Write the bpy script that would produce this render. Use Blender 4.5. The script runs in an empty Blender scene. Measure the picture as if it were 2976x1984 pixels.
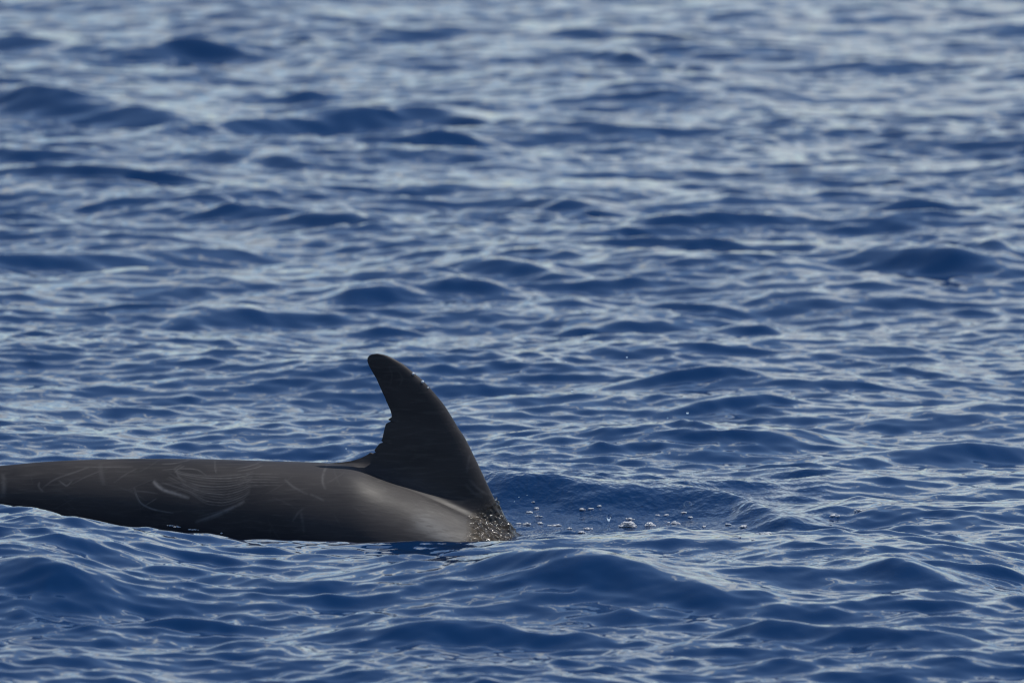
import bpy, bmesh, math, random
import numpy as np
from mathutils import Vector

random.seed(7)
rng = np.random.default_rng(11)
scene = bpy.context.scene
C = scene.collection

# ------------------------------------------------------------------ camera
CAM_H, CAM_D = 2.9, 30.0                 # standing on a boat deck, thirty metres off
LENS, SENSOR = 250.0, 22.3
PITCH = math.radians(4.52)
cam_d = bpy.data.cameras.new('camera')
cam_d.lens = LENS
cam_d.sensor_width = SENSOR
cam_d.clip_start = 0.5
cam_d.clip_end = 20000
cam_d.dof.use_dof = True
cam_d.dof.focus_distance = 30.0
cam_d.dof.aperture_fstop = 5.0
cam = bpy.data.objects.new('camera', cam_d)
cam.location = (0, -CAM_D, CAM_H)
cam.rotation_euler = (math.pi / 2 - PITCH, 0, 0)
C.objects.link(cam)
scene.camera = cam

# ------------------------------------------------------------------ sun and sky
SUN_EL, SUN_AZ = math.radians(63), math.radians(74)     # azimuth from +Y (behind the dolphin) towards +X
sun_d = bpy.data.lights.new('sun', 'SUN')
sun_d.energy = 3.2
sun_d.angle = math.radians(0.53)
sun_d.color = (1.0, 0.95, 0.88)
sun = bpy.data.objects.new('sun', sun_d)
sdir = Vector((math.sin(SUN_AZ) * math.cos(SUN_EL), math.cos(SUN_AZ) * math.cos(SUN_EL), math.sin(SUN_EL)))
sun.rotation_euler = sdir.to_track_quat('Z', 'Y').to_euler()
C.objects.link(sun)

world = bpy.data.worlds.new('World')
scene.world = world
world.use_nodes = True
wt = world.node_tree
wt.nodes.clear()


def N(t, kind, **kw):
    n = t.nodes.new(kind)
    for k, v in kw.items():
        setattr(n, k, v)
    return n


def math_node(t, op, a=None, b=None, clamp=False):
    n = N(t, 'ShaderNodeMath', operation=op, use_clamp=clamp)
    for i, v in enumerate((a, b)):
        if v is None:
            continue
        if isinstance(v, (int, float)):
            n.inputs[i].default_value = v
        else:
            t.links.new(v, n.inputs[i])
    return n.outputs[0]


def map_range(t, v, a, b, c=0.0, d=1.0, smooth=True):
    n = N(t, 'ShaderNodeMapRange', interpolation_type='SMOOTHSTEP' if smooth else 'LINEAR')
    t.links.new(v, n.inputs[0])
    for i, q in enumerate((a, b, c, d)):
        if isinstance(q, (int, float)):
            n.inputs[i + 1].default_value = q
        else:
            t.links.new(q, n.inputs[i + 1])
    return n.outputs[0]


wo = N(wt, 'ShaderNodeOutputWorld')
bg = N(wt, 'ShaderNodeBackground')
bg.inputs['Strength'].default_value = 0.122
sky = N(wt, 'ShaderNodeTexSky', sky_type='NISHITA')
sky.sun_disc = False
sky.sun_elevation = SUN_EL
sky.sun_rotation = SUN_AZ
sky.air_density = 0.75
sky.dust_density = 0.05
sky.ozone_density = 0.9
tc = N(wt, 'ShaderNodeTexCoord')
sep = N(wt, 'ShaderNodeSeparateXYZ')
wt.links.new(tc.outputs['Generated'], sep.inputs[0])
den = math_node(wt, 'ADD', math_node(wt, 'MAXIMUM', sep.outputs[2], 0.0), 0.16)
cmb = N(wt, 'ShaderNodeCombineXYZ')
wt.links.new(math_node(wt, 'DIVIDE', sep.outputs[0], den), cmb.inputs[0])
wt.links.new(math_node(wt, 'DIVIDE', sep.outputs[1], den), cmb.inputs[1])
nz = N(wt, 'ShaderNodeTexNoise')
nz.inputs['Scale'].default_value = 2.3
nz.inputs['Detail'].default_value = 6
nz.inputs['Roughness'].default_value = 0.55
wt.links.new(cmb.outputs[0], nz.inputs['Vector'])
# cumulus seen edge-on closes up towards the horizon
thr = map_range(wt, sep.outputs[2], 0.20, 0.50, 0.500, 0.68)
thr2 = math_node(wt, 'ADD', thr, 0.045)
cov = map_range(wt, nz.outputs['Fac'], thr, thr2)
nz2 = N(wt, 'ShaderNodeTexNoise')
nz2.inputs['Scale'].default_value = 3.1
nz2.inputs['Detail'].default_value = 5
wt.links.new(cmb.outputs[0], nz2.inputs['Vector'])
ccol = N(wt, 'ShaderNodeMix', data_type='RGBA')
wt.links.new(map_range(wt, nz2.outputs['Fac'], 0.36, 0.62), ccol.inputs[0])
ccol.inputs[6].default_value = (5.2, 5.6, 5.7, 1)
ccol.inputs[7].default_value = (7.9, 8.4, 8.5, 1)
# far cloud bases sit darker along the horizon
low = N(wt, 'ShaderNodeMix', data_type='RGBA')
wt.links.new(map_range(wt, sep.outputs[2], 0.025, 0.060), low.inputs[0])
low.inputs[6].default_value = (2.4, 2.4, 2.4, 1)
wt.links.new(ccol.outputs[2], low.inputs[7])
smix = N(wt, 'ShaderNodeMix', data_type='RGBA')
wt.links.new(math_node(wt, 'MULTIPLY', cov, 0.96), smix.inputs[0])
wt.links.new(sky.outputs[0], smix.inputs[6])
wt.links.new(low.outputs[2], smix.inputs[7])
wt.links.new(smix.outputs[2], bg.inputs['Color'])
wt.links.new(bg.outputs[0], wo.inputs['Surface'])

scene.view_settings.view_transform = 'Standard'
scene.view_settings.look = 'None'
scene.view_settings.exposure = 0.0
scene.view_settings.gamma = 1.0
scene.view_settings.use_curve_mapping = False
scene.render.engine = 'CYCLES'
scene.cycles.use_denoising = True
scene.cycles.filter_width = 1.15
scene.cycles.max_bounces = 8
scene.cycles.sample_clamp_indirect = 6
scene.cycles.caustics_reflective = False
scene.cycles.caustics_refractive = False


# ------------------------------------------------------------------ helpers
FPX = LENS / SENSOR * 2976.0
cp, sp = math.cos(PITCH), math.sin(PITCH)


def ray(px, py):
    """photograph pixel -> direction in the world"""
    u, v = (px - 1488.0) / FPX, (992.0 - py) / FPX
    return np.array([u, cp + v * sp, -sp + v * cp])


def on_water(px, py, z=0.0):
    d = ray(px, py)
    t = (z - CAM_H) / d[2]
    return d[0] * t, -CAM_D + d[1] * t


def on_plane(px, py, y=0.0):
    d = ray(px, py)
    t = (y + CAM_D) / d[1]
    return d[0] * t, CAM_H + d[2] * t


def tag(o, label=None, cat=None, group=None, kind=None):
    for k, v in (('label', label), ('category', cat), ('group', group), ('kind', kind)):
        if v:
            o[k] = v
    return o


def new_mat(name):
    m = bpy.data.materials.new(name)
    m.use_nodes = True
    m.node_tree.nodes.clear()
    out = N(m.node_tree, 'ShaderNodeOutputMaterial')
    return m, m.node_tree, out


def mesh_obj(name, verts, faces, mat=None, smooth=True):
    me = bpy.data.meshes.new(name)
    if isinstance(faces, np.ndarray):
        verts = np.ascontiguousarray(verts, dtype=np.float32)
        nf, k = faces.shape
        me.vertices.add(len(verts))
        me.vertices.foreach_set('co', verts.ravel())
        me.loops.add(nf * k)
        me.loops.foreach_set('vertex_index', faces.astype(np.int32).ravel())
        me.polygons.add(nf)
        me.polygons.foreach_set('loop_start', np.arange(0, nf * k, k, dtype=np.int32))
        me.update(calc_edges=True)
        me.validate()
    else:
        me.from_pydata(verts, [], faces)
    if smooth:
        me.polygons.foreach_set('use_smooth', np.ones(len(me.polygons), dtype=bool))
    if mat:
        me.materials.append(mat)
    o = bpy.data.objects.new(name, me)
    C.objects.link(o)
    return o


def smoothstep(a, b, x):
    t = np.clip((x - a) / (b - a), 0, 1)
    return t * t * (3 - 2 * t)


# ------------------------------------------------------------------ the sea
# short wind waves: an even sum of many small sine trains, octave by octave
OCT = [(4.5, .018), (2.2, .034), (1.1, .046), (.55, .054), (.28, .070), (.15, .082), (.085, .074), (.05, .040)]
WAVES = []
for lam0, slope in OCT:
    n = 26
    for i in range(n):
        lam = lam0 * 2 ** rng.uniform(-.5, .5)
        k = 2 * math.pi / lam
        ang = math.radians(-90 + 18) + rng.normal(0, .95)      # running towards the boat, a little to the right
        a = slope * math.sqrt(2.0 / n) / k
        WAVES.append((lam, k * math.cos(ang), k * math.sin(ang), a, rng.uniform(0, 2 * math.pi)))


def crop(ox, oy, s, pts):
    return [(ox + x * s, oy + y * s) for x, y in pts]


S = .6327
CREST_K = .46
CRESTS = []          # (crest line in photograph pixels, height of the near face in pixels)


def crests(ox, oy, rows):
    for h, pts in rows:
        CRESTS.append((crop(ox, oy, S, pts), h * S))


crests(0, 0, [
    (80, [(-120, 165), (60, 125), (110, 150), (300, 160), (450, 185), (600, 205)]),
    (50, [(690, 212), (850, 190), (1000, 210), (1150, 230)]),
    (110, [(-200, 425), (0, 420), (200, 430), (350, 455), (520, 510), (820, 505)]),
    (60, [(300, 680), (640, 650), (850, 600), (1000, 540), (1380, 505), (1620, 520), (1800, 485), (1950, 510)]),
    (50, [(2090, 490), (2352, 535), (2602, 575), (2752, 585), (2882, 615)]),
    (80, [(-150, 690), (100, 665), (200, 690), (450, 700)]),
    (62, [(1600, 640), (1750, 640), (1900, 590), (2100, 570), (2300, 640)]),
    (50, [(1100, 720), (1300, 710), (1550, 740), (1850, 775)]),
    (40, [(-100, 820), (280, 810), (800, 800), (1000, 830), (1300, 880)]),
    (32, [(-100, 970), (0, 960), (140, 965), (330, 985)]),
    (30, [(300, 940), (480, 905), (620, 925)]),
    (60, [(-150, 1165), (400, 1155), (600, 1120), (690, 1130)]),
    (50, [(1180, 990), (1500, 965), (1680, 975), (1750, 1020)]),
    (32, [(880, 965), (1030, 935), (1120, 965)]),
    (72, [(690, 1470), (900, 1385), (1100, 1380), (1380, 1420)]),
    (60, [(1420, 1390), (1650, 1310), (1800, 1300), (1900, 1330)]),
    (84, [(1880, 1240), (2000, 1180), (2200, 1150), (2352, 1190), (2452, 1210), (2652, 1290)]),
    (66, [(1850, 1275), (2100, 1262), (2352, 1320)]),
    (40, [(1620, 1490), (1800, 1450), (1980, 1480)]),
    (42, [(-100, 1500), (300, 1500), (480, 1500), (620, 1520)]),
    (26, [(300, 1420), (600, 1400), (820, 1420)]),
    (22, [(1000, 1200), (1180, 1155), (1370, 1170)]),
    (26, [(480, 355), (640, 338), (760, 350)]),
    (40, [(1290, 175), (1380, 150), (1480, 180)]),
    (36, [(1310, 430), (1420, 395), (1520, 420)]),
])
crests(1488, 0, [
    (40, [(280, 155), (600, 165), (950, 150), (1200, 190), (1400, 180), (1540, 205)]),
    (42, [(360, 240), (520, 235), (650, 300)]),
    (42, [(690, 265), (850, 285), (1050, 350)]),
    (26, [(300, 465), (500, 445), (700, 435), (850, 455)]),
    (26, [(600, 635), (980, 650)]),
    (60, [(-60, 900), (200, 885), (400, 915), (500, 945)]),
    (30, [(1250, 810), (1400, 797), (1560, 815)]),
    (48, [(1600, 818), (1740, 788), (1870, 835)]),
    (26, [(900, 875), (1100, 870), (1300, 895)]),
    (62, [(1520, 970), (1800, 915), (2050, 960)]),
    (50, [(480, 1040), (700, 985), (950, 980), (1150, 1030)]),
    (70, [(240, 1125), (450, 1105), (560, 1100), (850, 1090), (1020, 1130), (1200, 1120), (1400, 1110), (1650, 1165)]),
    (92, [(1600, 1210), (1750, 1180), (1950, 1170), (2170, 1240)]),
    (62, [(2060, 1180), (2200, 1150), (2330, 1210)]),
    (60, [(200, 1450), (400, 1410), (600, 1405), (820, 1420)]),
    (70, [(820, 1470), (1000, 1430), (1200, 1430), (1280, 1480)]),
    (36, [(520, 1370), (850, 1340), (1120, 1395)]),
    (40, [(2150, 780), (2352, 735), (2500, 745)]),
    (24, [(1290, 1435), (1480, 1430)]),
    (30, [(1480, 1440), (1680, 1405), (1840, 1410)]),
    (34, [(2000, 1390), (2120, 1365), (2250, 1390)]),
    (30, [(1820, 345), (1930, 335), (2040, 350)]),
    (26, [(1320, 595), (1500, 585), (1660, 600)]),
])
crests(1488, 992, [
    (66, [(280, 225), (450, 190), (750, 160), (950, 160), (1250, 195)]),
    (36, [(600, 300), (700, 265), (860, 270)]),
    (50, [(630, 350), (880, 285), (1250, 255), (1400, 290)]),
    (40, [(1230, 175), (1450, 150), (1600, 160)]),
    (34, [(1500, 118), (1750, 122), (2000, 140), (2190, 170)]),
    (32, [(1510, 220), (1600, 200), (1950, 215)]),
    (42, [(740, 470), (830, 448), (980, 485)]),
    (95, [(1600, 560), (1850, 520), (2100, 440), (2352, 420), (2500, 440)]),
    (42, [(1150, 660), (1250, 625), (1450, 625), (1650, 660)]),
    (36, [(1000, 600), (1150, 565), (1350, 565), (1550, 605)]),
    (40, [(560, 930), (780, 903), (900, 920), (1100, 955)]),
    (50, [(1200, 905), (1450, 875), (1650, 930)]),
    (190, [(-160, 1250), (0, 1230), (330, 1205), (600, 1240), (900, 1320), (1100, 1370)]),
    (110, [(1600, 1240), (1800, 1165), (1950, 1190), (2130, 1260)]),
    (60, [(1780, 1390), (2000, 1370), (2150, 1390)]),
    (70, [(2150, 1370), (2352, 1330), (2480, 1340)]),
    (100, [(900, 1500), (1300, 1480), (1600, 1500), (1900, 1540)]),
    (50, [(1400, 1030), (1650, 1000), (1800, 1010), (2000, 1050)]),
    (26, [(100, 920), (270, 915), (420, 950)]),
    (22, [(30, 958), (300, 970), (550, 990)]),
    (24, [(1300, 1150), (1420, 1135), (1560, 1150)]),
    (40, [(2000, 1190), (2250, 1180), (2450, 1190)]),
])
crests(0, 1484, [
    (40, [(-80, 220), (120, 185), (280, 225), (420, 290)]),
    (90, [(-120, 245), (0, 240), (150, 280), (330, 350)]),
    (40, [(380, 175), (500, 150), (700, 160), (900, 210), (1050, 240)]),
    (60, [(1000, 262), (1120, 235), (1250, 250), (1400, 305)]),
    (50, [(1060, 380), (1280, 362), (1370, 382)]),
    (150, [(-120, 520), (130, 500), (300, 530), (470, 590), (600, 660)]),
    (90, [(540, 485), (660, 462), (900, 480), (1200, 500), (1400, 540)]),
    (40, [(920, 445), (1020, 435), (1200, 470)]),
    (56, [(600, 690), (800, 650), (1000, 670), (1150, 700)]),
    (90, [(1200, 740), (1500, 705), (1900, 710), (2352, 740), (2700, 760)]),
    (80, [(900, 800), (1100, 775), (1400, 800)]),
    (30, [(950, 175), (1030, 155), (1130, 180)]),
    (30, [(1800, 200), (2000, 190), (2150, 215)]),
])

# where the dolphin's near side meets the water, in photograph pixels
LINE = [(-500, 1462), (-200, 1470), (0, 1477), (200, 1478), (330, 1492), (480, 1519), (680, 1553), (850, 1567), (1000, 1574), (1330, 1580), (1500, 1576), (1750, 1574), (2100, 1568), (2350, 1556), (2600, 1560), (3200, 1580)]
LX, LZ = zip(*[on_plane(px, py + 13, -.2) for px, py in LINE])


def sea_height(x, y, fade, smooth_face):
    """x, y: vertex positions, fade: local grid spacing.  Returns dx, dy, z"""
    x, y, fade = (q.astype(np.float32) for q in (x, y, fade))
    z = np.zeros_like(x)
    dx = np.zeros_like(x)
    dy = np.zeros_like(x)
    # calmer slick close to the animal's near flank
    calm = 1 - .10 * np.exp(-((x + .55) / 1.15) ** 4 - ((y + .10) / .42) ** 4) - .5 * np.exp(-((x - .36) / .5) ** 4 - ((y - .45) / .6) ** 4)
    # gusts: the small chop is patchy, and the steep fronts of the larger waves stay sleek
    g = (np.sin(1.9 * x + .7 * y + 1.3 * np.sin(.9 * y + .4)) + np.sin(-1.1 * x + 1.2 * y + 1.7 * np.sin(1.3 * x)) + np.sin(3.1 * x - .5 * y + 2.0 * np.sin(.7 * y))) / 3
    churn = np.exp(-((x + .75) / .95) ** 4 - ((y + .75) / .65) ** 4)      # stirred up along the flank
    rag = ((1 + .42 * g) * (1 - .20 * smooth_face) * (1 + .25 * churn)).astype(np.float32)
    last = None
    for lam, kx, ky, a, ph in sorted(WAVES, key=lambda q: round(math.log2(q[0]) * 2)):
        key = round(math.log2(lam) * 2)
        if key != last:
            last = key
            m = np.where(2 ** (key / 2) / fade > 2.0)[0]
            xm, ym = x[m], y[m]
            wm = calm[m] * smoothstep(2.0, 3.6, 2 ** (key / 2) / fade[m])
            if 2 ** (key / 2) < .24:
                wm = wm * rag[m]
        k = math.hypot(kx, ky)
        p = np.float32(kx) * xm + np.float32(ky) * ym + np.float32(ph)
        c, s = np.cos(p) * wm, np.sin(p) * wm
        z[m] += np.float32(a) * c
        dx[m] -= np.float32(.75 * a * kx / k) * s
        dy[m] -= np.float32(.75 * a * ky / k) * s
    return dx, dy, z


def swell(y):
    d = np.maximum(0, -y - .12)
    return -(.004 * np.minimum(d, 3.5)) * (1 - smoothstep(5, 14, d))


def on_sea(px, py, up=0.0):
    x, y = on_water(px, py)
    for _ in range(5):
        x, y = on_water(px, py, float(swell(np.array([y]))[0]) + up)
    return x, y


def crest_height(x, y):
    z = np.zeros_like(x)
    face = np.zeros_like(x)
    for pts, hpx in CRESTS:
        pts = np.array(pts)
        # the crest runs straight over the water; its ups and downs are real height
        cx = pts[:, 0].mean()
        tilt = np.polyfit(pts[:, 0], pts[:, 1], 1)[0]
        tilt = max(-.07, min(.07, tilt))
        lo = np.mean(pts[:, 1]) + .25 * hpx
        X0, Y0 = on_sea(cx, lo)
        mpp = (Y0 + CAM_D) / FPX
        H = (CREST_K + .2 * smoothstep(3, 12, np.array([Y0]))[0]) * hpx * mpp
        ends = [on_sea(q, lo + tilt * (q - cx), H * .5) for q in (pts[0, 0], pts[-1, 0])]
        (xa, ya), (xb, yb) = ends
        ell = H / .24
        xa, xb = xa - .14 * (xb - xa), xb + .14 * (xb - xa)
        ya, yb = ya - .14 * (yb - ya), yb + .14 * (yb - ya)
        wid = xb - xa
        slope = (yb - ya) / wid
        yc = ya + (x - xa) * slope
        nrm = math.sqrt(1 + slope * slope)
        m = (x > xa - .35 * wid) & (x < xb + .35 * wid) & (np.abs(y - yc) < 5 * ell * nrm)
        if not m.any():
            continue
        xm, d = x[m], (y[m] - yc[m]) / nrm
        X = (pts[:, 0] - 1488) * mpp
        R = (lo + tilt * (pts[:, 0] - cx) - .25 * hpx - pts[:, 1]) * mpp * .7
        hv = np.zeros_like(xm)
        for k in (-.09, -.045, 0, .045, .09):
            hv += np.interp(xm + k * wid, X, R) / 5
        hv = np.clip(H + hv, .25 * H, 2.0 * H)
        u = (xm - .5 * (xa + xb)) / (.5 * wid)
        w = np.exp(-np.abs(u * .98) ** 3.2)
        k0 = 1 / smoothstep(-1.25 * ell, .12 * ell, np.zeros(1))[0]
        v = np.where(d < 0, smoothstep(-1.25 * ell, .12 * ell, d) * k0, np.exp(-(np.maximum(d, 0) / (1.9 * ell)) ** 1.6))
        z[m] += hv * w * v
        face[m] = np.maximum(face[m], w * np.where(d < 0, smoothstep(-1.2 * ell, -.7 * ell, d), np.exp(-(np.maximum(d, 0) / (.35 * ell)) ** 2)))
    return z, face


def dolphin_water(x, y):
    """swelling against the flank, the bow hump and the trough ahead of the fin"""
    base = np.interp(x, LX, LZ)
    z = base * np.where(y < -.3, np.exp(-((y + .3) / 2.8) ** 2), np.exp(-(np.maximum(0, y + .1) / .4) ** 2)) * np.exp(-(np.maximum(0, x - .35) / .4) ** 2)
    # the animal lies on the shoulder of a swell that falls away towards the boat
    z += swell(y) * (1 - .3 * smoothstep(.1, .9, x))
    # hump pushed up behind the wake, crest line from the leading edge to the right
    pts = [(1380, 1412), (1490, 1417), (1740, 1428), (1930, 1428), (2120, 1442), (2300, 1486), (2400, 1500)]
    X, Y = zip(*[on_water(a, b, .073) for a, b in pts])
    d = y - np.interp(x, X, Y)
    hh = np.interp(x, X, [.073, .075, .074, .072, .062, .040, .018])
    w = smoothstep(-.22, -.02, x) * (1 - smoothstep(.50, .95, x))
    z += hh * w * np.where(d < 0, smoothstep(-.32, .03, d), np.exp(-(d / .34) ** 2))
    # trough where the head has just gone under
    z -= .035 * np.exp(-((x - .32) / .42) ** 2 - ((y - .02) / .2) ** 2)
    # little standing ridge at the right end of the wake
    X, Y = zip(*[on_water(a, b, .03) for a, b in [(2180, 1560), (2320, 1530), (2420, 1505), (2500, 1480), (2560, 1487)]])
    d = y - np.interp(x, X, Y)
    w = smoothstep(X[0], X[2], x) * (1 - smoothstep(X[3], X[4] + .06, x))
    z += .014 * w * np.where(d < 0, np.exp(-(d / .16) ** 2), np.exp(-(d / .25) ** 2))
    # smooth lip in front of the wake
    X, Y = zip(*[on_water(a, b, .0) for a, b in [(1500, 1578), (1700, 1580), (2000, 1572), (2300, 1556)]])
    d = y - np.interp(x, X, Y)
    w = smoothstep(-.05, .15, x) * (1 - smoothstep(.60, .85, x))
    z += .018 * w * np.exp(-(d / .2) ** 2)
    return z


def wake_mask(x, y):
    """finely ruffled water: the wake and a strip behind the back"""
    a = smoothstep(-.12, .06, x) * (1 - smoothstep(.72, 1.0, x)) * np.exp(-((y - .75) / 1.0) ** 4)
    b = np.exp(-((x + .6) / .7) ** 4 - ((y - 1.5) / 1.1) ** 4) * .75
    return np.clip(a + b, 0, 1)


def build_sea():
    # rows: even in viewing angle over the stretch in view, opening out to the horizon
    deg = np.concatenate([np.linspace(88, 9, 40)[:-1], np.linspace(9, 6.5, 60)[:-1], np.linspace(6.5, 2.55, 1330)[:-1], np.linspace(2.55, 1.6, 120)[:-1], np.geomspace(1.6, .035, 50)])
    r = CAM_H / np.tan(np.radians(deg))
    r = np.concatenate([[-3000, -400, -60, -12], r])
    ncol = 730
    u = np.linspace(-1, 1, ncol) * .070
    out = .070 + .0004 * np.geomspace(1, 14000, 46)
    u = np.concatenate([-out[::-1], u, out])
    rr = np.maximum(np.abs(r), 9.0)
    X = u[None, :] * rr[:, None]
    Y = np.repeat((r - CAM_D)[:, None], len(u), 1)
    sx = np.gradient(u)[None, :] * rr[:, None]
    sy = np.repeat(np.abs(np.gradient(r))[:, None], len(u), 1)
    fade = np.maximum(np.abs(sx) * 1.5, sy * .8)
    x, y, f = X.ravel(), Y.ravel(), fade.ravel()
    zc, face = crest_height(x, y)
    dx, dy, z = sea_height(x, y, f, face)
    z = z + zc + dolphin_water(x, y)
    # a low wavelet runs along the near flank and laps over the foot of the animal; behind it the water dips
    aw = 1 - smoothstep(.9, 2.2, x)
    xs = np.arange(-1.75, 1.75, .06)
    fix = []
    for q in xs:
        wq = 1 - float(smoothstep(.9, 2.2, np.array([q]))[0])
        yq = -.26 - 1.0 * wq
        m = (np.abs(x - q) < .05) & (np.abs(y - yq) < .14)
        fix.append(np.interp(q, LX, LZ) + .097 * wq - np.percentile(z[m], 78))
    cx = np.interp(x, xs, np.convolve(np.pad(fix, 1, mode='edge'), [.25, .5, .25], mode='valid'))
    yc = -.26 - 1.0 * aw
    far = aw * (1 - smoothstep(-1.2, -.3, y)) + (1 - aw) * np.exp(-(np.maximum(0, y + .1) / .5) ** 2)
    z += cx * np.where(y < yc, np.exp(-((y - yc) / 5.0) ** 2), far) * smoothstep(-2.4, -1.8, x) * (1 - smoothstep(1.0, 2.2, x))
    z -= .08 * (1 - smoothstep(-.45, .0, x)) * smoothstep(-1.0, -.45, y) * (1 - smoothstep(.05, .45, y)) * smoothstep(-2.4, -1.8, x)
    P = np.stack([x + dx, y + dy, z], 1)
    nr, nc = X.shape
    idx = np.arange(nr * nc).reshape(nr, nc)
    F = np.stack([idx[:-1, :-1], idx[:-1, 1:], idx[1:, 1:], idx[1:, :-1]], -1).reshape(-1, 4)
    o = mesh_obj('sea', P, F, sea_material())
    at = o.data.attributes.new('ruffle', 'FLOAT', 'POINT')
    at.data.foreach_set('value', wake_mask(x, y).astype(np.float32))
    # where the mesh opens out, the chop it can no longer carry goes into the surface relief
    at = o.data.attributes.new('open_mesh', 'FLOAT', 'POINT')
    at.data.foreach_set('value', smoothstep(.07, .22, f).astype(np.float32))
    tag(o, 'deep blue rippled sea reflecting grey clouds', kind='structure')
    return o


def sea_material():
    m, t, out = new_mat('sea_water')
    p = N(t, 'ShaderNodeBsdfPrincipled')
    p.inputs['Base Color'].default_value = (.0010, .0235, .086, 1)
    p.inputs['Roughness'].default_value = .015
    p.inputs['IOR'].default_value = 1.333
    g = N(t, 'ShaderNodeNewGeometry')
    mp = N(t, 'ShaderNodeMapping')
    t.links.new(g.outputs['Position'], mp.inputs['Vector'])
    mp.inputs['Scale'].default_value = (1.0, .5, 1.0)
    mp.inputs['Rotation'].default_value = (0, 0, math.radians(16))
    # catspaws: small wrinkles come and go over the surface
    n0 = N(t, 'ShaderNodeTexNoise'); n0.inputs['Scale'].default_value = .9; n0.inputs['Detail'].default_value = 3
    t.links.new(mp.outputs[0], n0.inputs['Vector'])
    patch = map_range(t, n0.outputs['Fac'], .45, .66)
    at = N(t, 'ShaderNodeAttribute', attribute_name='ruffle')
    n1 = N(t, 'ShaderNodeTexNoise'); n1.inputs['Scale'].default_value = 16; n1.inputs['Detail'].default_value = 3
    t.links.new(mp.outputs[0], n1.inputs['Vector'])
    n2 = N(t, 'ShaderNodeTexNoise'); n2.inputs['Scale'].default_value = 46; n2.inputs['Detail'].default_value = 3
    t.links.new(mp.outputs[0], n2.inputs['Vector'])
    h1 = math_node(t, 'MULTIPLY', n1.outputs['Fac'], math_node(t, 'ADD', math_node(t, 'MULTIPLY', patch, .0026), .0006))
    k2 = math_node(t, 'ADD', math_node(t, 'MULTIPLY', patch, .0007), math_node(t, 'MULTIPLY', at.outputs['Fac'], .0065))
    h2 = math_node(t, 'MULTIPLY', n2.outputs['Fac'], k2)
    om = N(t, 'ShaderNodeAttribute', attribute_name='open_mesh')
    n4 = N(t, 'ShaderNodeTexNoise'); n4.inputs['Scale'].default_value = 2.6; n4.inputs['Detail'].default_value = 4; n4.inputs['Roughness'].default_value = .55
    t.links.new(mp.outputs[0], n4.inputs['Vector'])
    h4 = math_node(t, 'MULTIPLY', n4.outputs['Fac'], math_node(t, 'MULTIPLY', om.outputs['Fac'], .11))
    b = N(t, 'ShaderNodeBump')
    b.inputs['Strength'].default_value = 1.0
    b.inputs['Distance'].default_value = 1.0
    t.links.new(math_node(t, 'ADD', math_node(t, 'ADD', h1, h2), h4), b.inputs['Height'])
    t.links.new(b.outputs[0], p.inputs['Normal'])
    t.links.new(p.outputs[0], out.inputs['Surface'])
    return m


sea = build_sea()

# ------------------------------------------------------------------ the dolphin
# stations along the body: x, height of the back, half height, half width
px_x = lambda px: on_plane(px, 1400)[0]
px_z = lambda py: on_plane(1488, py)[1]
BODY = [
    (-1.78, px_z(1400), .030, .022), (-1.62, px_z(1372), .048, .034), (px_x(0), px_z(1353), .080, .055), (px_x(120), px_z(1342), .093, .066),
    (px_x(300), px_z(1334), .112, .084), (px_x(550), px_z(1333), .140, .112), (px_x(800), px_z(1340), .168, .145), (px_x(960), px_z(1346), .185, .168), (px_x(1030), px_z(1353), .190, .176),
    (px_x(1100), px_z(1382), .196, .184), (px_x(1250), px_z(1440), .204, .196), (px_x(1400), px_z(1510), .210, .204), (px_x(1500), px_z(1562), .212, .208),
    (.18, -.105, .212, .210), (.40, -.20, .200, .200), (.62, -.285, .172, .172), (.78, -.345, .140, .140), (.87, -.40, .105, .105),
    (.925, -.462, .062, .062), (.97, -.482, .046, .048), (1.06, -.498, .034, .040), (1.10, -.510, .018, .022), (1.112, -.522, .004, .005)]


def spline(xs, ys, q):
    """monotone-ish cubic (Catmull-Rom tangents) through the points"""
    xs, ys = np.array(xs, float), np.array(ys, float)
    m = np.gradient(ys, xs)
    i = np.clip(np.searchsorted(xs, q) - 1, 0, len(xs) - 2)
    h = xs[i + 1] - xs[i]
    s = (q - xs[i]) / h
    return ((1 + 2 * s) * (1 - s) ** 2 * ys[i] + s * (1 - s) ** 2 * h * m[i] + s * s * (3 - 2 * s) * ys[i + 1] + s * s * (s - 1) * h * m[i + 1])


def body_mesh():
    bx, bt, bz, by = (np.array(c) for c in zip(*BODY))
    q = np.concatenate([np.linspace(bx[0], -1.42, 30)[:-1], np.linspace(-1.42, .08, 520)[:-1], np.linspace(.08, bx[-1], 80)])
    top, az, ay = spline(bx, bt, q), np.maximum(spline(bx, bz, q), .003), np.maximum(spline(bx, by, q), .003)
    # angle 0 = along the back; dense on the upper half
    th = np.concatenate([np.linspace(-2.0, 2.0, 240)[:-1], np.linspace(2.0, 2 * math.pi - 2.0, 40)[:-1]])
    keel = smoothstep(-.35, -1.3, q)[:, None]
    s_, c_ = np.sin(th)[None, :], np.cos(th)[None, :]
    # the tail stock has a ridged back: pinch the flanks towards the top
    pinch = 1 - .30 * keel * np.clip(c_, 0, 1) ** 1.5
    Y = ay[:, None] * s_ * pinch
    Z = (top - az)[:, None] + az[:, None] * c_
    X = np.repeat(q[:, None], len(th), 1)
    P = np.stack([X, Y, Z], -1).reshape(-1, 3)
    n, k = X.shape
    idx = np.arange(n * k).reshape(n, k)
    nx = np.roll(idx, -1, 1)
    F = np.stack([idx[:-1], idx[1:], nx[1:], nx[:-1]], -1).reshape(-1, 4)
    verts = [tuple(v) for v in P]
    faces = [tuple(f) for f in F] + [tuple(idx[0]), tuple(idx[-1][::-1])]
    return verts, faces


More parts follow.
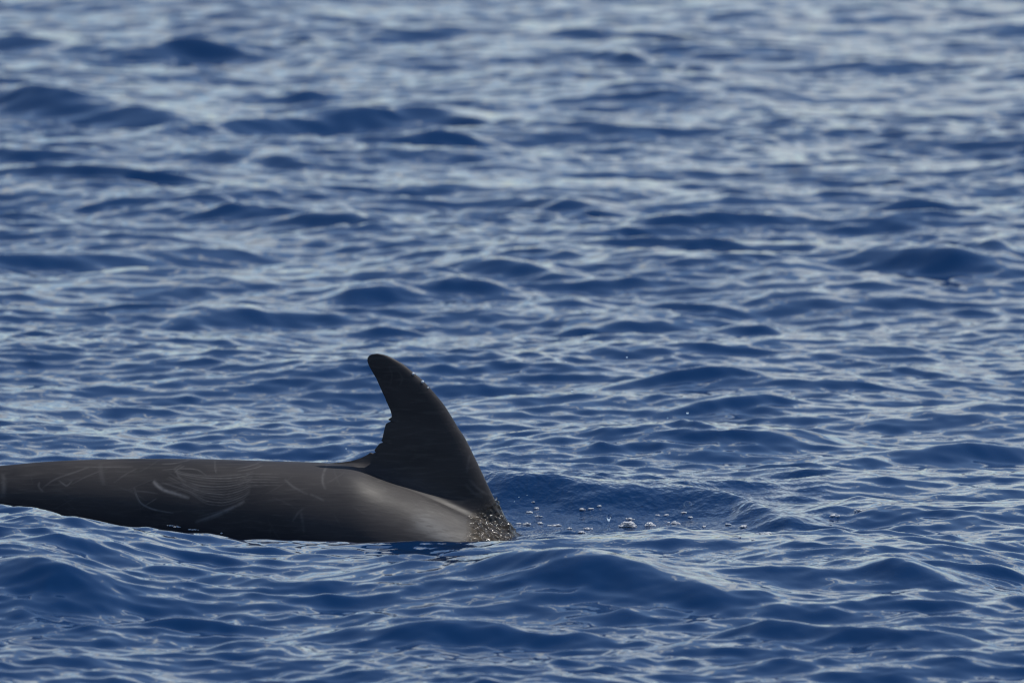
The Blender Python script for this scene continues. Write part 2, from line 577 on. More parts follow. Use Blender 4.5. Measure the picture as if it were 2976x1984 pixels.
# trailing and leading edge of the back fin, in photograph pixels, matched level by level
T_EDGE = [(0.00, 900, 1470), (.05, 905, 1390), (.085, 915, 1352), (.10, 950, 1345.5), (.12, 990, 1343), (.14, 1020, 1339), (.17, 1049, 1330), (.20, 1069, 1320), (.208, 1077, 1313), (.214, 1082, 1317), (.222, 1092, 1314), (.232, 1088, 1308), (.245, 1093, 1301),
          (.265, 1099, 1293), (.270, 1103, 1288), (.278, 1114, 1285), (.288, 1108, 1280), (.30, 1111, 1274), (.335, 1116, 1252), (.37, 1121, 1232), (.378, 1128, 1227), (.384, 1137, 1223), (.391, 1126, 1219), (.401, 1138, 1212), (.415, 1138, 1204), (.45, 1134, 1190),
          (.50, 1122, 1164), (.505, 1121, 1160), (.56, 1108, 1132), (.64, 1092, 1096), (.645, 1090, 1094), (.74, 1072, 1062), (.82, 1067.5, 1048), (.90, 1068.5, 1039), (.96, 1074, 1032.5), (1.0, 1081, 1029)]
L_EDGE = [(0.00, 1545, 1650), (.05, 1515, 1580), (.10, 1487, 1541), (.14, 1468, 1512), (.18, 1451, 1480), (.22, 1434, 1443), (.26, 1417, 1407), (.31, 1395, 1360), (.36, 1374, 1317), (.41, 1353, 1275),
          (.46, 1331, 1241), (.51, 1310, 1206), (.56, 1289, 1174), (.61, 1267, 1147), (.66, 1246, 1123), (.71, 1225, 1102), (.77, 1199, 1080), (.83, 1173, 1059), (.89, 1148, 1044), (.95, 1122, 1032), (1.0, 1097, 1027)]


FIN_GRID = []


def fin_mesh():
    s = np.linspace(0, 1, 230)
    ts, tx, tz = zip(*[(a, *on_plane(b, c)) for a, b, c in T_EDGE])
    ls, lx, lz = zip(*[(a, *on_plane(b, c)) for a, b, c in L_EDGE])
    TX, TZ = np.interp(s, ts, tx), np.interp(s, ts, tz)
    LXX, LZZ = spline(ls, lx, s), spline(ls, lz, s)
    chord = np.hypot(LXX - TX, LZZ - TZ)
    ker = np.hanning(41); ker /= ker.sum()
    sm = lambda a: np.convolve(np.pad(a, 20, mode='edge'), ker, mode='valid')
    SX, SZ = sm(TX), sm(TZ)
    lockend = smoothstep(.93, .98, s) + 1 - smoothstep(.10, .16, s)
    SX, SZ = SX + (TX - SX) * lockend, SZ + (TZ - SZ) * lockend
    half = .030 * (1 - s) ** 1.1 + .0055
    half = np.minimum(half, chord * .22)
    half[-4:] *= np.array([.9, .75, .55, .25])
    # c runs 0 (trailing) to 1 (leading)
    c = .5 - .5 * np.cos(np.linspace(0, math.pi, 64))
    prof = 2.2 * np.clip(1 - c, 0, 1) ** .40 * np.clip(c, 0, 1) ** .85 * (1 - .25 * (1 - c))
    prof /= prof.max()
    rows = []
    for i in range(len(s)):
        X = SX[i] + (LXX[i] - SX[i]) * c + (TX[i] - SX[i]) * (1 - c) ** 14
        Z = SZ[i] + (LZZ[i] - SZ[i]) * c + (TZ[i] - SZ[i]) * (1 - c) ** 14
        y = half[i] * prof
        near = np.stack([X, -y, Z], 1)
        far = np.stack([X, y, Z], 1)[1:-1][::-1]
        rows.append(np.concatenate([near, far]))
    P = np.array(rows)
    n, k = P.shape[:2]
    idx = np.arange(n * k).reshape(n, k)
    nx = np.roll(idx, -1, 1)
    F = np.stack([idx[:-1], nx[:-1], nx[1:], idx[1:]], -1).reshape(-1, 4)
    FIN_GRID.append(P[:, :len(c)].reshape(-1, 3).copy())
    return [tuple(v) for v in P.reshape(-1, 3)], [tuple(f) for f in F] + [tuple(idx[0][::-1]), tuple(idx[-1])]


def fluke_mesh(side):
    # half of the tail fluke, a swept blade lying flat
    V, Fc = [], []
    n = 16
    zc = px_z(1400) - .03
    for i in range(n + 1):
        v = i / n
        xl = -1.60 - .24 * v ** 1.3
        xt = -1.86 + .03 * math.sin(v * 3) - .05 * v
        if v > .85:
            xl = xl + (xt - xl) * ((v - .85) / .15) ** 2 * .8
        y = side * (.0 + .30 * v)
        tk = .016 * (1 - v) + .003
        ring = []
        for j in range(12):
            a = 2 * math.pi * j / 12
            ring.append(len(V))
            V.append(((xl + xt) / 2 + (xl - xt) / 2 * math.cos(a), y, zc - .05 * v * v + tk * math.sin(a)))
        if i:
            for j in range(12):
                Fc.append((prev[j], prev[(j + 1) % 12], ring[(j + 1) % 12], ring[j]))
        else:
            Fc.append(tuple(ring[::-1]))
        prev = ring
    Fc.append(tuple(prev))
    return V, Fc


def flipper_mesh(side):
    V, Fc = [], []
    n = 14
    for i in range(n + 1):
        v = i / n
        cx = .46 - .16 * v - .06 * v * v
        w = .075 * (1 - v) ** .7 + .012
        y = side * (.12 + .16 * v)
        z = -.48 - .20 * v
        ring = []
        for j in range(12):
            a = 2 * math.pi * j / 12
            ring.append(len(V))
            V.append((cx + w * math.cos(a), y + .004 * math.sin(a) * side, z + (.016 * (1 - v) + .004) * math.sin(a)))
        if i:
            for j in range(12):
                Fc.append((prev[j], prev[(j + 1) % 12], ring[(j + 1) % 12], ring[j]))
        else:
            Fc.append(tuple(ring[::-1]))
        prev = ring
    Fc.append(tuple(prev))
    return V, Fc


def clean(o):
    bm = bmesh.new()
    bm.from_mesh(o.data)
    bmesh.ops.remove_doubles(bm, verts=bm.verts, dist=1e-5)
    bmesh.ops.recalc_face_normals(bm, faces=bm.faces)
    bm.to_mesh(o.data)
    bm.free()


# scars on the flank: polylines in photograph pixels, half width in pixels, strength
def z1(pts):
    return [(x * .38265, 1250 + y * .38265) for x, y in pts]


def z2(pts):
    return [(900 + x / 2.341, 980 + y / 2.341) for x, y in pts]


SCARS = [
    (z1([(1165, 380), (1185, 410), (1240, 450), (1330, 480), (1440, 515)]), 4.6, 1.0),
    (z1([(1175, 385), (1250, 452), (1300, 468)]), 3.2, .6),
    (z1([(1018, 435), (1040, 500), (1075, 555), (1140, 590), (1220, 612), (1320, 628)]), 2.0, .75),
    (z1([(980, 455), (1100, 465), (1200, 480)]), 1.6, .3),
    (z1([(1080, 585), (1150, 540), (1190, 515)]), 1.4, .35),
    (z1([(1480, 698), (1600, 655), (1720, 605), (1800, 570), (1860, 535)]), 4.2, .60),
    (z1([(1540, 690), (1680, 635), (1790, 580)]), 4.0, .35),
    (z1([(1500, 655), (1640, 620), (1760, 580)]), 1.4, .3),
    (z1([(445, 380), (480, 405), (508, 420), (550, 380)]), 1.8, .5),
    (z1([(300, 390), (295, 430), (330, 465)]), 2.5, .35),
    (z1([(320, 440), (420, 370), (560, 320), (700, 270)]), 2.2, .3),
    (z1([(540, 410), (680, 340), (820, 290)]), 1.6, .25),
    (z1([(560, 275), (800, 278), (1010, 275)]), 1.4, .3),
    (z1([(760, 250), (770, 330), (790, 420)]), 7.0, .18),
    (z1([(860, 400), (960, 330), (1040, 290)]), 1.6, .25),
    (z1([(1230, 255), (1330, 250), (1440, 225)]), 1.5, .35),
    (z1([(1630, 225), (1635, 290), (1645, 330)]), 2.0, .3),
    (z1([(1230, 300), (1380, 290), (1500, 300), (1570, 345)]), 1.4, .35),
    (z1([(1450, 465), (1500, 450), (1470, 430)]), 1.5, .45),
    (z1([(2160, 370), (2230, 430), (2340, 485)]), 3.0, .35),
    (z1([(2220, 690), (2270, 620), (2310, 590)]), 3.0, .30),
    (z1([(2280, 600), (2300, 700), (2310, 780)]), 4.0, .22),
    (z1([(1790, 290), (1900, 270), (1990, 235)]), 1.5, .3),
    (z1([(1800, 310), (1920, 290), (2000, 265)]), 1.5, .3),
    (z1([(20, 330), (30, 420), (15, 520)]), 7.0, .35),
    (z1([(0, 400), (40, 405)]), 2.0, .3),
    (z2([(120, 865), (95, 920), (88, 980), (108, 1035)]), 3.5, .35),
    (z2([(0, 1065), (60, 1090), (100, 1112)]), 3.0, .3),
    (z2([(1090, 800), (1075, 870), (1070, 930)]), 2.5, .25),
    (z2([(600, 220), (630, 280), (610, 330)]), 2.0, .10),
    (z2([(540, 190), (560, 260), (545, 330)]), 2.0, .10),
    (z2([(1080, 960), (1150, 1030), (1210, 1070)]), 4.0, .25),
    (z2([(1060, 1000), (1120, 1060), (1180, 1090)]), 4.0, .2),
]
# the fan of tooth rakes: a dozen shallow arcs sweeping down and then up to the right
for i in range(12):
    f = i / 11
    x0, y0 = 1240 + 160 * (1 - f) * .9 + 40 * math.sin(i * 2.3), 255 + 150 * f
    pts = [(x0, y0), (1330 + 110 * f, 300 + 175 * f), (1500 + 60 * f, 340 + 205 * f - 6 * math.sin(i)), (1700, 345 + 222 * f), (1830, 335 + 190 * f), (1930 - 30 * f, 310 + 165 * f)]
    SCARS.append((z1(pts), 1.5, .30 + .20 * (i % 3 == 1)))
for i in range(5):
    SCARS.append((z1([(1780, 335 + i * 20), (1950, 330 + i * 21), (2130, 335 + i * 20)]), 1.2, .28))


sr = random.Random(5)
for i in range(44):
    x0, y0 = sr.uniform(0, 1250), sr.uniform(1335, 1560)
    a = sr.choice((-.5, -.25, .1, .35, .6, 1.2)) + sr.uniform(-.2, .2)
    l = sr.uniform(25, 110)
    b = sr.uniform(-.25, .25)
    SCARS.append(([(x0, y0), (x0 + .5 * l * math.cos(a), y0 + .5 * l * math.sin(a) + b * l * .3), (x0 + l * math.cos(a + b), y0 + l * math.sin(a + b))], sr.uniform(1.0, 2.6), sr.uniform(.04, .13)))


def add_scars(o):
    me = o.data
    n = len(me.vertices)
    co = np.empty(n * 3, np.float32)
    me.vertices.foreach_get('co', co)
    co = co.reshape(-1, 3).astype(float)
    # project to the photograph's pixels only to read off where on the flank each mark sits
    d = co - np.array([0, -CAM_D, CAM_H])
    dep = d[:, 1] * cp - d[:, 2] * sp
    px = 1488 + FPX * d[:, 0] / dep
    py = 992 - FPX * (d[:, 1] * sp + d[:, 2] * cp) / dep
    sc = np.zeros(n)
    for pts, hw, st in SCARS:
        pts = np.array(pts)
        # refine to a smooth line
        tt = np.linspace(0, 1, len(pts))
        q = np.linspace(0, 1, 40)
        if len(pts) > 2:
            pts = np.stack([spline(tt, pts[:, 0], q), spline(tt, pts[:, 1], q)], 1)
        lo, hi = pts.min(0) - 30, pts.max(0) + 30
        m = np.where((px > lo[0]) & (px < hi[0]) & (py > lo[1]) & (py < hi[1]) & (co[:, 1] < .01))[0]
        if not len(m):
            continue
        best = np.full(len(m), 1e9)
        bu = np.zeros(len(m))
        P = np.stack([px[m], py[m]], 1)
        for j in range(len(pts) - 1):
            a, b = pts[j], pts[j + 1]
            ab = b - a
            u = np.clip(((P - a) @ ab) / (ab @ ab + 1e-9), 0, 1)
            dd = np.hypot(*(P - a - u[:, None] * ab).T)
            k = dd < best
            best[k] = dd[k]
            bu[k] = (j + u[k]) / (len(pts) - 1)
        taper = np.clip(np.sin(np.clip(bu, 0, 1) * math.pi), 0, 1) ** .35
        sc[m] = np.maximum(sc[m], .82 * st * taper * np.exp(-(best / hw) ** 2))
    # pale patch low on the shoulder
    a, b = np.array([1205., 1500.]), np.array([1330., 1590.])
    ab = b - a
    P = np.stack([px, py], 1)
    u = ((P - a) @ ab) / (ab @ ab)
    dd = np.abs((P - a) @ np.array([-ab[1], ab[0]]) / np.hypot(*ab))
    patch = np.exp(-(dd / 32) ** 2) * smoothstep(-.15, .25, u) * (1 - smoothstep(1.2, 1.6, u)) * (co[:, 1] < 0)
    for nm, v in (('scar', sc), ('pale_patch', patch)):
        at = me.attributes.new(nm, 'FLOAT', 'POINT')
        at.data.foreach_set('value', v.astype(np.float32))


def skin_material():
    m, t, out = new_mat('dolphin_skin')
    p = N(t, 'ShaderNodeBsdfPrincipled')
    co = N(t, 'ShaderNodeTexCoord')
    mp = N(t, 'ShaderNodeMapping'); mp.inputs['Scale'].default_value = (1, 2.2, 2.2)
    mp.inputs['Rotation'].default_value = (0, math.radians(22), 0)
    t.links.new(co.outputs['Object'], mp.inputs['Vector'])
    n1 = N(t, 'ShaderNodeTexNoise'); n1.inputs['Scale'].default_value = 5; n1.inputs['Detail'].default_value = 5
    t.links.new(mp.outputs[0], n1.inputs['Vector'])
    mp2 = N(t, 'ShaderNodeMapping'); mp2.inputs['Scale'].default_value = (6, 60, 60)
    mp2.inputs['Rotation'].default_value = (0, math.radians(28), 0)
    t.links.new(co.outputs['Object'], mp2.inputs['Vector'])
    n2 = N(t, 'ShaderNodeTexNoise'); n2.inputs['Scale'].default_value = 2.0; n2.inputs['Detail'].default_value = 4
    t.links.new(mp2.outputs[0], n2.inputs['Vector'])
    base = N(t, 'ShaderNodeMix', data_type='RGBA')
    t.links.new(map_range(t, n1.outputs['Fac'], .35, .65), base.inputs[0])
    base.inputs[6].default_value = (.024, .0230, .0255, 1)
    base.inputs[7].default_value = (.042, .0385, .0395, 1)
    # faint streaks and old rub marks
    st = N(t, 'ShaderNodeMix', data_type='RGBA')
    t.links.new(math_node(t, 'MULTIPLY', map_range(t, n2.outputs['Fac'], .48, .72), .45), st.inputs[0])
    t.links.new(base.outputs[2], st.inputs[6])
    st.inputs[7].default_value = (.064, .060, .060, 1)
    sc = N(t, 'ShaderNodeAttribute', attribute_name='scar')
    sf = N(t, 'ShaderNodeAttribute', attribute_name='pale_patch')
    n3 = N(t, 'ShaderNodeTexNoise'); n3.inputs['Scale'].default_value = 55; n3.inputs['Detail'].default_value = 3
    t.links.new(co.outputs['Object'], n3.inputs['Vector'])
    scf = math_node(t, 'MULTIPLY', sc.outputs['Fac'], map_range(t, n3.outputs['Fac'], .28, .55, .45, 1.0))
    s1 = N(t, 'ShaderNodeMix', data_type='RGBA')
    t.links.new(scf, s1.inputs[0])
    t.links.new(st.outputs[2], s1.inputs[6])
    s1.inputs[7].default_value = (.23, .22, .215, 1)
    s2 = N(t, 'ShaderNodeMix', data_type='RGBA')
    t.links.new(math_node(t, 'MULTIPLY', sf.outputs['Fac'], map_range(t, n2.outputs['Fac'], .3, .6, .35, .85)), s2.inputs[0])
    t.links.new(s1.outputs[2], s2.inputs[6])
    s2.inputs[7].default_value = (.15, .148, .145, 1)
    t.links.new(s2.outputs[2], p.inputs['Base Color'])
    p.inputs['IOR'].default_value = 1.34
    p.inputs['Coat Weight'].default_value = .0
    p.inputs['Coat Roughness'].default_value = .3
    t.links.new(map_range(t, n1.outputs['Fac'], .3, .7, .48, .62), p.inputs['Roughness'])
    b = N(t, 'ShaderNodeBump')
    b.inputs['Strength'].default_value = .35
    b.inputs['Distance'].default_value = .0012
    t.links.new(n2.outputs['Fac'], b.inputs['Height'])
    t.links.new(b.outputs[0], p.inputs['Normal'])
    t.links.new(p.outputs[0], out.inputs['Surface'])
    return m


def build_dolphin():
    v, f = body_mesh()
    dol = mesh_obj('dolphin', v, f)
    clean(dol)
    extra = []
    for part in (fin_mesh(), fluke_mesh(1), fluke_mesh(-1), flipper_mesh(1), flipper_mesh(-1)):
        e = mesh_obj('fin', *part)
        clean(e)
        extra.append(e)
    for e in extra:
        md = dol.modifiers.new('union', 'BOOLEAN')
        md.operation = 'UNION'
        md.solver = 'EXACT'
        md.object = e
    dg = bpy.context.evaluated_depsgraph_get()
    me = bpy.data.meshes.new_from_object(dol.evaluated_get(dg), depsgraph=dg)
    dol.modifiers.clear()
    dol.data = me
    me.name = 'dolphin'
    for e in extra:
        em = e.data
        bpy.data.objects.remove(e)
        bpy.data.meshes.remove(em)
    me.materials.clear()
    me.materials.append(skin_material())
    # relax the seam where the back rises into the fin
    fx, fz = on_plane(1180, 1440)
    bm = bmesh.new()
    bm.from_mesh(me)
    bmesh.ops.triangulate(bm, faces=[q for q in bm.faces if len(q.verts) > 4])
    bm.to_mesh(me)
    bm.free()
    bx, bt, bz, by = (np.array(c) for c in zip(*BODY))
    n = len(me.vertices)
    co = np.empty(n * 3, np.float32)
    me.vertices.foreach_get('co', co)
    co = co.reshape(-1, 3).astype(float)
    # fillet: the flank swells smoothly into the fin, as one skin
    from mathutils.kdtree import KDTree
    G = FIN_GRID[0]
    kd = KDTree(len(G))
    for i, g in enumerate(G):
        kd.insert((g[0], 0, g[2]), i)
    kd.balance()
    K = .095
    pick = np.where((co[:, 0] > -.66) & (co[:, 0] < .12) & (co[:, 2] > -.2))[0]
    for i in pick:
        x, y, z = co[i]
        top, hh, ww = np.interp(x, bx, bt), np.interp(x, bx, bz), np.interp(x, bx, by)
        e = (z - (top - hh)) / hh
        fb = ww * math.sqrt(1 - e * e) if abs(e) < 1 else -(z - top) * 1.1
        _, j, dist = kd.find((x, 0, z))
        ff = -G[j][1] if dist < .006 else -dist
        kl = min(K, 7.0 * ff)
        add = 0
        if kl > 0:
            h = max(kl - abs(fb - ff), 0) / kl
            add = h * h * kl * .25
        if add > 0:
            co[i, 1] += math.copysign(add, y)
    ed = np.empty(len(me.edges) * 2, np.int32)
    me.edges.foreach_get('vertices', ed)
    ed = ed.reshape(-1, 2)
    x, y, z = co.T
    top, hh, ww = np.interp(x, bx, bt), np.interp(x, bx, bz), np.interp(x, bx, by)
    r = np.hypot(y / ww, (z - (top - hh)) / hh)
    wgt = (1 - smoothstep(.10, .30, np.abs(r - 1.03))) * smoothstep(-.62, -.50, x) * (1 - smoothstep(.02, .10, x)) * smoothstep(-.2, -.1, z)
    wgt *= smoothstep(.003, .012, np.abs(y))
    use = (wgt[ed[:, 0]] > 0) | (wgt[ed[:, 1]] > 0)
    e0, e1 = ed[use].T
    cnt = np.maximum(np.bincount(e0, minlength=n) + np.bincount(e1, minlength=n), 1)
    for _ in range(60):
        for ax in range(3):
            av = (np.bincount(e0, co[e1, ax], n) + np.bincount(e1, co[e0, ax], n)) / cnt
            co[:, ax] += .5 * wgt * (av - co[:, ax])
    me.vertices.foreach_set('co', co.astype(np.float32).ravel())
    me.update()
    me.polygons.foreach_set('use_smooth', np.ones(len(me.polygons), dtype=bool))
    add_scars(dol)
    tag(dol, 'dark grey dolphin with tooth-rake scars and a notched back fin, swimming at the surface', 'dolphin')
    return dol


dolphin = build_dolphin()


# ------------------------------------------------------------------ spray and drops
def icosphere(sub):
    bm = bmesh.new()
    bmesh.ops.create_icosphere(bm, subdivisions=sub, radius=1)
    v = np.array([q.co[:] for q in bm.verts])
    f = np.array([[q.index for q in p.verts] for p in bm.faces])
    bm.free()
    return v, f


ICO2, ICO3 = icosphere(2), icosphere(3)


def film_material(name, white, tint, rough=.09):
    """thin broken water over something: see-through, glossy, white for air bubbles or painted glints"""
    m, t, out = new_mat(name)
    tr = N(t, 'ShaderNodeBsdfTransparent'); tr.inputs[0].default_value = tint
    gl = N(t, 'ShaderNodeBsdfGlossy'); gl.inputs['Roughness'].default_value = rough
    fr = N(t, 'ShaderNodeFresnel'); fr.inputs['IOR'].default_value = 1.333
    mx = N(t, 'ShaderNodeMixShader')
    t.links.new(fr.outputs[0], mx.inputs[0])
    df = N(t, 'ShaderNodeBsdfTranslucent'); df.inputs[0].default_value = (.93, .94, .95, 1)
    d2 = N(t, 'ShaderNodeBsdfDiffuse'); d2.inputs[0].default_value = (.93, .94, .95, 1)
    ad = N(t, 'ShaderNodeMixShader'); ad.inputs[0].default_value = .88
    t.links.new(df.outputs[0], ad.inputs[1]); t.links.new(d2.outputs[0], ad.inputs[2])
    m2 = N(t, 'ShaderNodeMixShader'); m2.inputs[0].default_value = white
    t.links.new(tr.outputs[0], m2.inputs[1]); t.links.new(ad.outputs[0], m2.inputs[2])
    t.links.new(m2.outputs[0], mx.inputs[1])
    t.links.new(gl.outputs[0], mx.inputs[2])
    if name == 'water_film':      # the film thins out to nothing at its rim
        ea = N(t, 'ShaderNodeAttribute', attribute_name='film')
        te = N(t, 'ShaderNodeBsdfTransparent')
        me_ = N(t, 'ShaderNodeMixShader')
        t.links.new(ea.outputs['Fac'], me_.inputs[0])
        t.links.new(te.outputs[0], me_.inputs[1])
        t.links.new(mx.outputs[0], me_.inputs[2])
        t.links.new(me_.outputs[0], out.inputs['Surface'])
        return m
    t.links.new(mx.outputs[0], out.inputs['Surface'])
    return m


def water_material(name, foam):
    m, t, out = new_mat(name)
    p = N(t, 'ShaderNodeBsdfPrincipled')
    p.inputs['Base Color'].default_value = (.93, .95, .97, 1)
    p.inputs['Roughness'].default_value = .04
    p.inputs['IOR'].default_value = 1.333
    p.inputs['Transmission Weight'].default_value = 1 - foam
    t.links.new(p.outputs[0], out.inputs['Surface'])
    return m


M_DROP = water_material('clear_water', 0.0)
M_BEAD = film_material('glint_bead', .9, (1, 1, 1, 1), .3)  # near-solid white stands in for the sun's glint on each bead
M_FOAM = film_material('foam_glint', .78, (.97, .98, 1, 1), .16)  # white is partly foam, partly sun sparkle put into the colour
M_SHEET = film_material('water_film', .035, (.64, .58, .49, 1), .16)
M_WHITE = film_material('white_foam', .85, (1, 1, 1, 1))

sea_co = np.empty(len(sea.data.vertices) * 3, np.float32)
sea.data.vertices.foreach_get('co', sea_co)
sea_co = sea_co.reshape(-1, 3)
sea_co = sea_co[(np.abs(sea_co[:, 0]) < 2.0) & (sea_co[:, 1] > -2.5) & (sea_co[:, 1] < 8)].astype(float)


def to_px(co):
    d = co - np.array([0, -CAM_D, CAM_H])
    dep = d[:, 1] * cp - d[:, 2] * sp
    return 1488 + FPX * d[:, 0] / dep, 992 - FPX * (d[:, 1] * sp + d[:, 2] * cp) / dep


SPX, SPY = to_px(sea_co)


def sea_point(px, py):
    """the spot of the sea's surface that the photograph shows at a pixel"""
    dd = np.hypot(SPX - px, (SPY - py))
    m = np.where(dd < 5)[0]
    if not len(m):
        m = np.argsort(dd)[:6]
    i = m[np.argmin(sea_co[m, 1])]
    return sea_co[i]


def bead_cluster(name, w, h, n, mat):
    """a spatter of small bright beads and torn shreds lying on the water"""
    V, Fc, k = [], [], 0
    for i in range(n * 4):
        rad = random.choice((.0009, .0011, .0013, .0017, .0022, .0028))
        u = max(-1., min(1., random.gauss(0, .45)))
        c = np.array([u * w * .55, random.uniform(-.5, .5) * w * .9, rad * .3 + h * random.random() ** 2 * (1 - u * u)])
        v = ICO2[0] * np.array([rad * random.uniform(.9, 2.2), rad, rad * random.uniform(.6, 1.0)])
        v = v * (1 + .25 * np.sin(v[:, [1]] / rad * 4 + i) * np.cos(v[:, [0]] / rad * 3 + 2 * i)) + c
        V.append(v)
        Fc.append(ICO2[1] + k)
        k += len(v)
    return mesh_obj(name, np.concatenate(V), np.concatenate(Fc), mat)


MPP = 30.15 / FPX
FOAM = [(130, 268, 24, 3), (180, 272, 44, 7), (255, 270, 36, 5), (335, 282, 64, 8), (245, 235, 40, 4), (200, 205, 26, 3), (495, 200, 34, 5), (765, 248, 44, 5),
        (1015, 268, 64, 8), (1190, 290, 26, 3), (1415, 288, 48, 6), (1540, 328, 84, 9), (1930, 232, 46, 5), (2062, 197, 44, 6), (525, 300, 54, 6), (485, 326, 34, 4),
        (925, 222, 16, 2), (970, 222, 26, 3), (1075, 206, 28, 3), (1320, 272, 26, 3), (215, 152, 20, 2), (222, 187, 18, 2), (580, 177, 18, 2), (545, 187, 14, 2),
        (1465, 362, 18, 2), (1390, 350, 24, 3), (1105, 240, 16, 2), (420, 300, 22, 2)]
for x, y, w, n in FOAM:
    p = sea_point(1440 + x * .5102, 1380 + y * .5098)
    wm = w * .5102 * MPP
    o = bead_cluster('splash', wm, wm * .14, n, M_FOAM)
    o.location = p + np.array([0, -.002, .0])
    if x > 1900:
        lab = 'glinting splash on the little standing ridge at the far end of the wake'
    elif y > 320:
        lab = 'fleck of spray on the smooth lip of water bordering the wake'
    elif y < 225:
        lab = 'tiny fleck of spray on the dark sloping hump behind the wake'
    elif x < 360:
        lab = 'small glinting splash on the wake between the fin and the upright spurt'
    else:
        lab = 'small glinting splash on the wake beyond the upright spurt'
    tag(o, lab, 'splash', lab.replace('small ', '').replace('tiny ', ''))
for x, y, w, n, lab in [(752, 280, 112, 26, 'widest white dome of foam on the wake, next to the upright spurt'), (878, 277, 62, 12, 'low white smear of foam just ahead of the widest foam dome')]:
    p = sea_point(1440 + x * .5102, 1380 + y * .5098)
    wm = w * .5102 * MPP
    o = bead_cluster('foam_dome', wm * .8, wm * .24, n * 3, M_WHITE)
    o.location = p + np.array([0, -.006, -.002])
    tag(o, lab, 'foam')


def lathe(name, prof, mat, seg=14):
    V, Fc = [], []
    for i, (r, z) in enumerate(prof):
        for j in range(seg):
            a = 2 * math.pi * j / seg
            V.append((r * math.cos(a) * (1 + .12 * math.sin(3 * a + i)), r * math.sin(a), z))
        if i:
            for j in range(seg):
                a, b = (i - 1) * seg + j, (i - 1) * seg + (j + 1) % seg
                Fc.append((a, b, b + seg, a + seg))
    Fc += [tuple(range(seg))[::-1], tuple(range(len(V) - seg, len(V)))]
    return mesh_obj(name, V, Fc, mat)


# upright spurt: a thin neck widening into a drop
p = sea_point(1440 + 643 * .5102, 1380 + 298 * .5098)
k = MPP
o = lathe('water_spurt', [(.0045, -.006), (.0034, .004), (.0022, .010), (.0030, .013), (.0018, .017), (.0026, .021), (.0050, .026), (.0062, .031), (.0058, .0345), (.0036, .037), (.001, .038)], M_DROP)
o.location = p
tag(o, 'upright spurt of water, a thin neck topped by a drop, on the wake', 'splash')

# thin-walled bubble dome on the far side of the wake
p = sea_point(1440 + 1092 * .5102, 1380 + 180 * .5098)
v, f = ICO3
bub = mesh_obj('bubble', v * .0135, f, None)
m, t, out = new_mat('bubble_film')
tr = N(t, 'ShaderNodeBsdfTransparent')
gl = N(t, 'ShaderNodeBsdfGlossy'); gl.inputs['Roughness'].default_value = .05
lw = N(t, 'ShaderNodeLayerWeight'); lw.inputs['Blend'].default_value = .16
mx = N(t, 'ShaderNodeMixShader')
t.links.new(lw.outputs['Facing'], mx.inputs[0])
t.links.new(tr.outputs[0], mx.inputs[1])
t.links.new(gl.outputs[0], mx.inputs[2])
t.links.new(mx.outputs[0], out.inputs['Surface'])
bub.data.materials.append(m)
bub.location = p + np.array([0, 0, .004])
tag(bub, 'round clear bubble floating on the dark wake hump', 'bubble')

# drops thrown clear, hanging in the air
AIR = [(1707, 908.5, 1.5, 2.6), (1822, 1037, 1.0, 3.0), (1998, 1199, .5, 4.0), (1940, 1214, .4, 2.0), (1663, 1135, .6, 3.0), (1507, 1121, .5, 2.0), (1645, 1050, .8, 1.8), (1006, 1302, .4, 2.6),
       (1508, 1443, .15, 1.6), (1532, 1438, .15, 1.4), (1495, 1456, .1, 1.6)]
for px, py, y, r in AIR:
    v, f = ICO2
    x, z = on_plane(px, py, y)
    mp = (30 + y) / FPX
    o = mesh_obj('water_droplet', v * np.array([1, 1, 1.15]) * r * mp, f, M_DROP)
    o.location = (x, y, z)
    tag(o, 'tiny water droplet hanging in the air behind the dolphin', 'droplet', 'droplets thrown into the air')
x, z = on_plane(1954, 702, 12.0)
o = mesh_obj('water_droplet', ICO2[0] * .0058, ICO2[1], M_DROP)
o.location = (x, 12.0, z)
tag(o, 'lone blurred droplet in the air far beyond the dolphin fin', 'droplet')

# ------------------------------------------------------------------ water running over the root of the fin
dm = dolphin.data
dco = np.empty(len(dm.vertices) * 3, np.float32)
dm.vertices.foreach_get('co', dco)
dco = dco.reshape(-1, 3).astype(float)
DPX, DPY = to_px(dco)


def skin_point(px, py):
    dd = np.hypot(DPX - px, DPY - py)
    m = np.where((dd < 6) & (dco[:, 1] < .03))[0]
    if not len(m):
        m = np.argsort(dd)[:8]
    i = m[np.argmin(dco[m, 1])]
    return dco[i], np.array(dm.vertices[int(i)].normal)


def inside(poly, x, y):
    poly = np.array(poly)
    r = np.zeros(len(x), bool)
    for (x0, y0), (x1, y1) in zip(poly, np.roll(poly, -1, 0)):
        c = ((y0 > y) != (y1 > y)) & (x < (x1 - x0) * (y - y0) / (y1 - y0 + 1e-12) + x0)
        r ^= c
    return r


POLY = [(1426, 1441), (1404, 1455), (1390, 1463), (1376, 1473), (1368, 1482), (1360, 1489), (1354, 1500), (1356, 1512), (1351, 1524), (1356, 1538), (1352, 1550), (1343, 1562), (1336, 1570), (1329, 1582), (1326, 1640),
        (1560, 1640), (1560, 1545), (1495, 1500), (1450, 1440)]
from mathutils import noise as mnoise
sel = inside(POLY, DPX, DPY) & (dco[:, 1] < .05) & (DPY < 1625)
bm = bmesh.new()
bm.from_mesh(dm)
bm.verts.ensure_lookup_table()
bmesh.ops.delete(bm, geom=[v for v in bm.verts if not sel[v.index]], context='VERTS')
bmesh.ops.triangulate(bm, faces=bm.faces)
for _ in range(3):
    long_e = [e for e in bm.edges if e.calc_length() > .0036]
    if long_e:
        bmesh.ops.subdivide_edges(bm, edges=long_e, cuts=1)
        bmesh.ops.triangulate(bm, faces=[q for q in bm.faces if len(q.verts) > 3])
bm.normal_update()
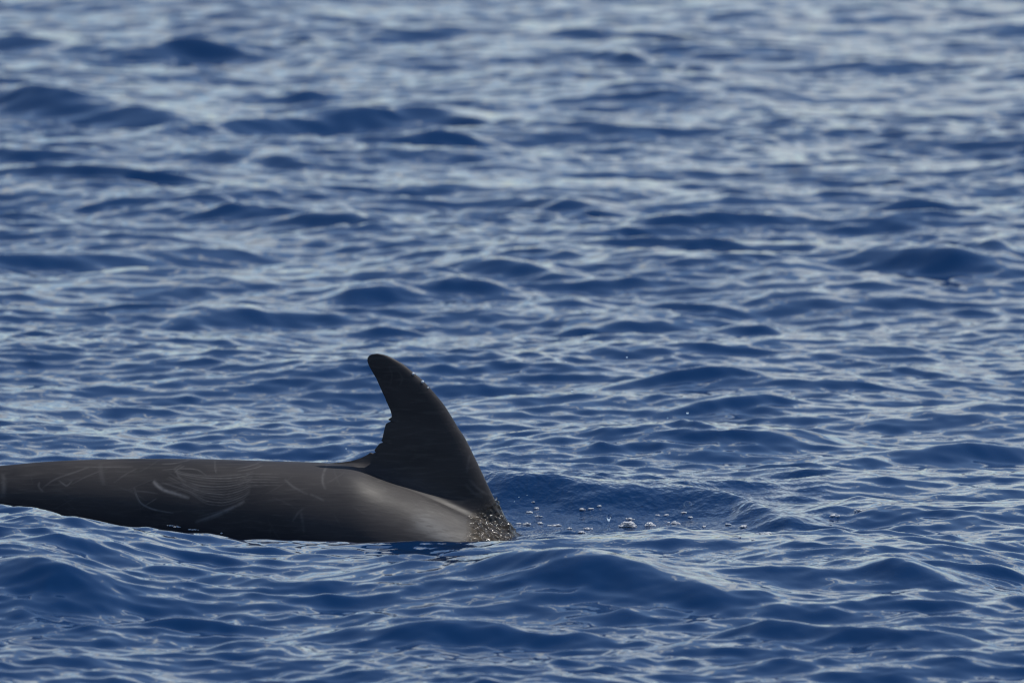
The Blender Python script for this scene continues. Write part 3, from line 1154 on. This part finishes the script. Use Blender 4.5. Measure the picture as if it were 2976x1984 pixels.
lay = bm.verts.layers.float.new('film')
bm.normal_update()
rim = {v for v in bm.verts if any(e.is_boundary for e in v.link_edges)}
ring, seen = set(rim), set(rim)
for k_ in range(9):
    for v in ring:
        v[lay] = k_ / 9 * (.6 + .8 * random.random())
    ring = {e.other_vert(v) for v in ring for e in v.link_edges} - seen
    seen |= ring
for v in bm.verts:
    if v not in seen or v[lay] > 1 or (v in ring):
        v[lay] = 1.0
off = {}
for v in bm.verts:
    q = v.co
    a = mnoise.noise(q * 60)
    b = mnoise.noise(q * 120 + Vector((7, 3, 1)))
    c = mnoise.noise(q * 34 + Vector((1, 9, 4)))
    low = max(0., min(1., (.08 - q.z) / .10))
    h = .0036 + .0052 * abs(a) * 2 + .0040 * b + .0035 * c * low + .004 * low
    off[v] = v.normal * (max(.0012, h) if v not in rim else -.001)
for v, d in off.items():
    v.co += d
wm_ = bpy.data.meshes.new('water_sheet')
bm.to_mesh(wm_)
bm.free()
wm_.polygons.foreach_set('use_smooth', np.ones(len(wm_.polygons), dtype=bool))
wm_.materials.clear()
wm_.materials.append(M_SHEET)
sheet = bpy.data.objects.new('water_sheet', wm_)
C.objects.link(sheet)
tag(sheet, 'glittering film of water sliding off the front root of the dolphin fin', 'water')

# clinging drops, the sun's glint painted on as white body colour
CLING = [(1203, 1081, 4.4), (1231, 1105, 4.6), (1247, 1123, 2.6)]
for px, py, r in CLING:
    c, n = skin_point(px, py)
    o = mesh_obj('clinging_drop', ICO2[0] * r * MPP, ICO2[1], M_BEAD)
    o.location = c + n * r * MPP * .3
    tag(o, 'bead of water, its glint painted white, on the leading edge of the back fin', 'droplet', 'beads on the fin edge')
for px, py, w, n in [(515, 1536, 26, 3), (558, 1543, 26, 3), (490, 1530, 20, 2), (640, 1552, 10, 1)]:
    c, nn = skin_point(px, py)
    o = bead_cluster('splash', w * MPP, .004, n, M_FOAM)
    o.location = c + nn * .002
    tag(o, 'sparkling drops where the water laps the flank below the rake scars', 'splash', 'sparkles along the flank waterline')
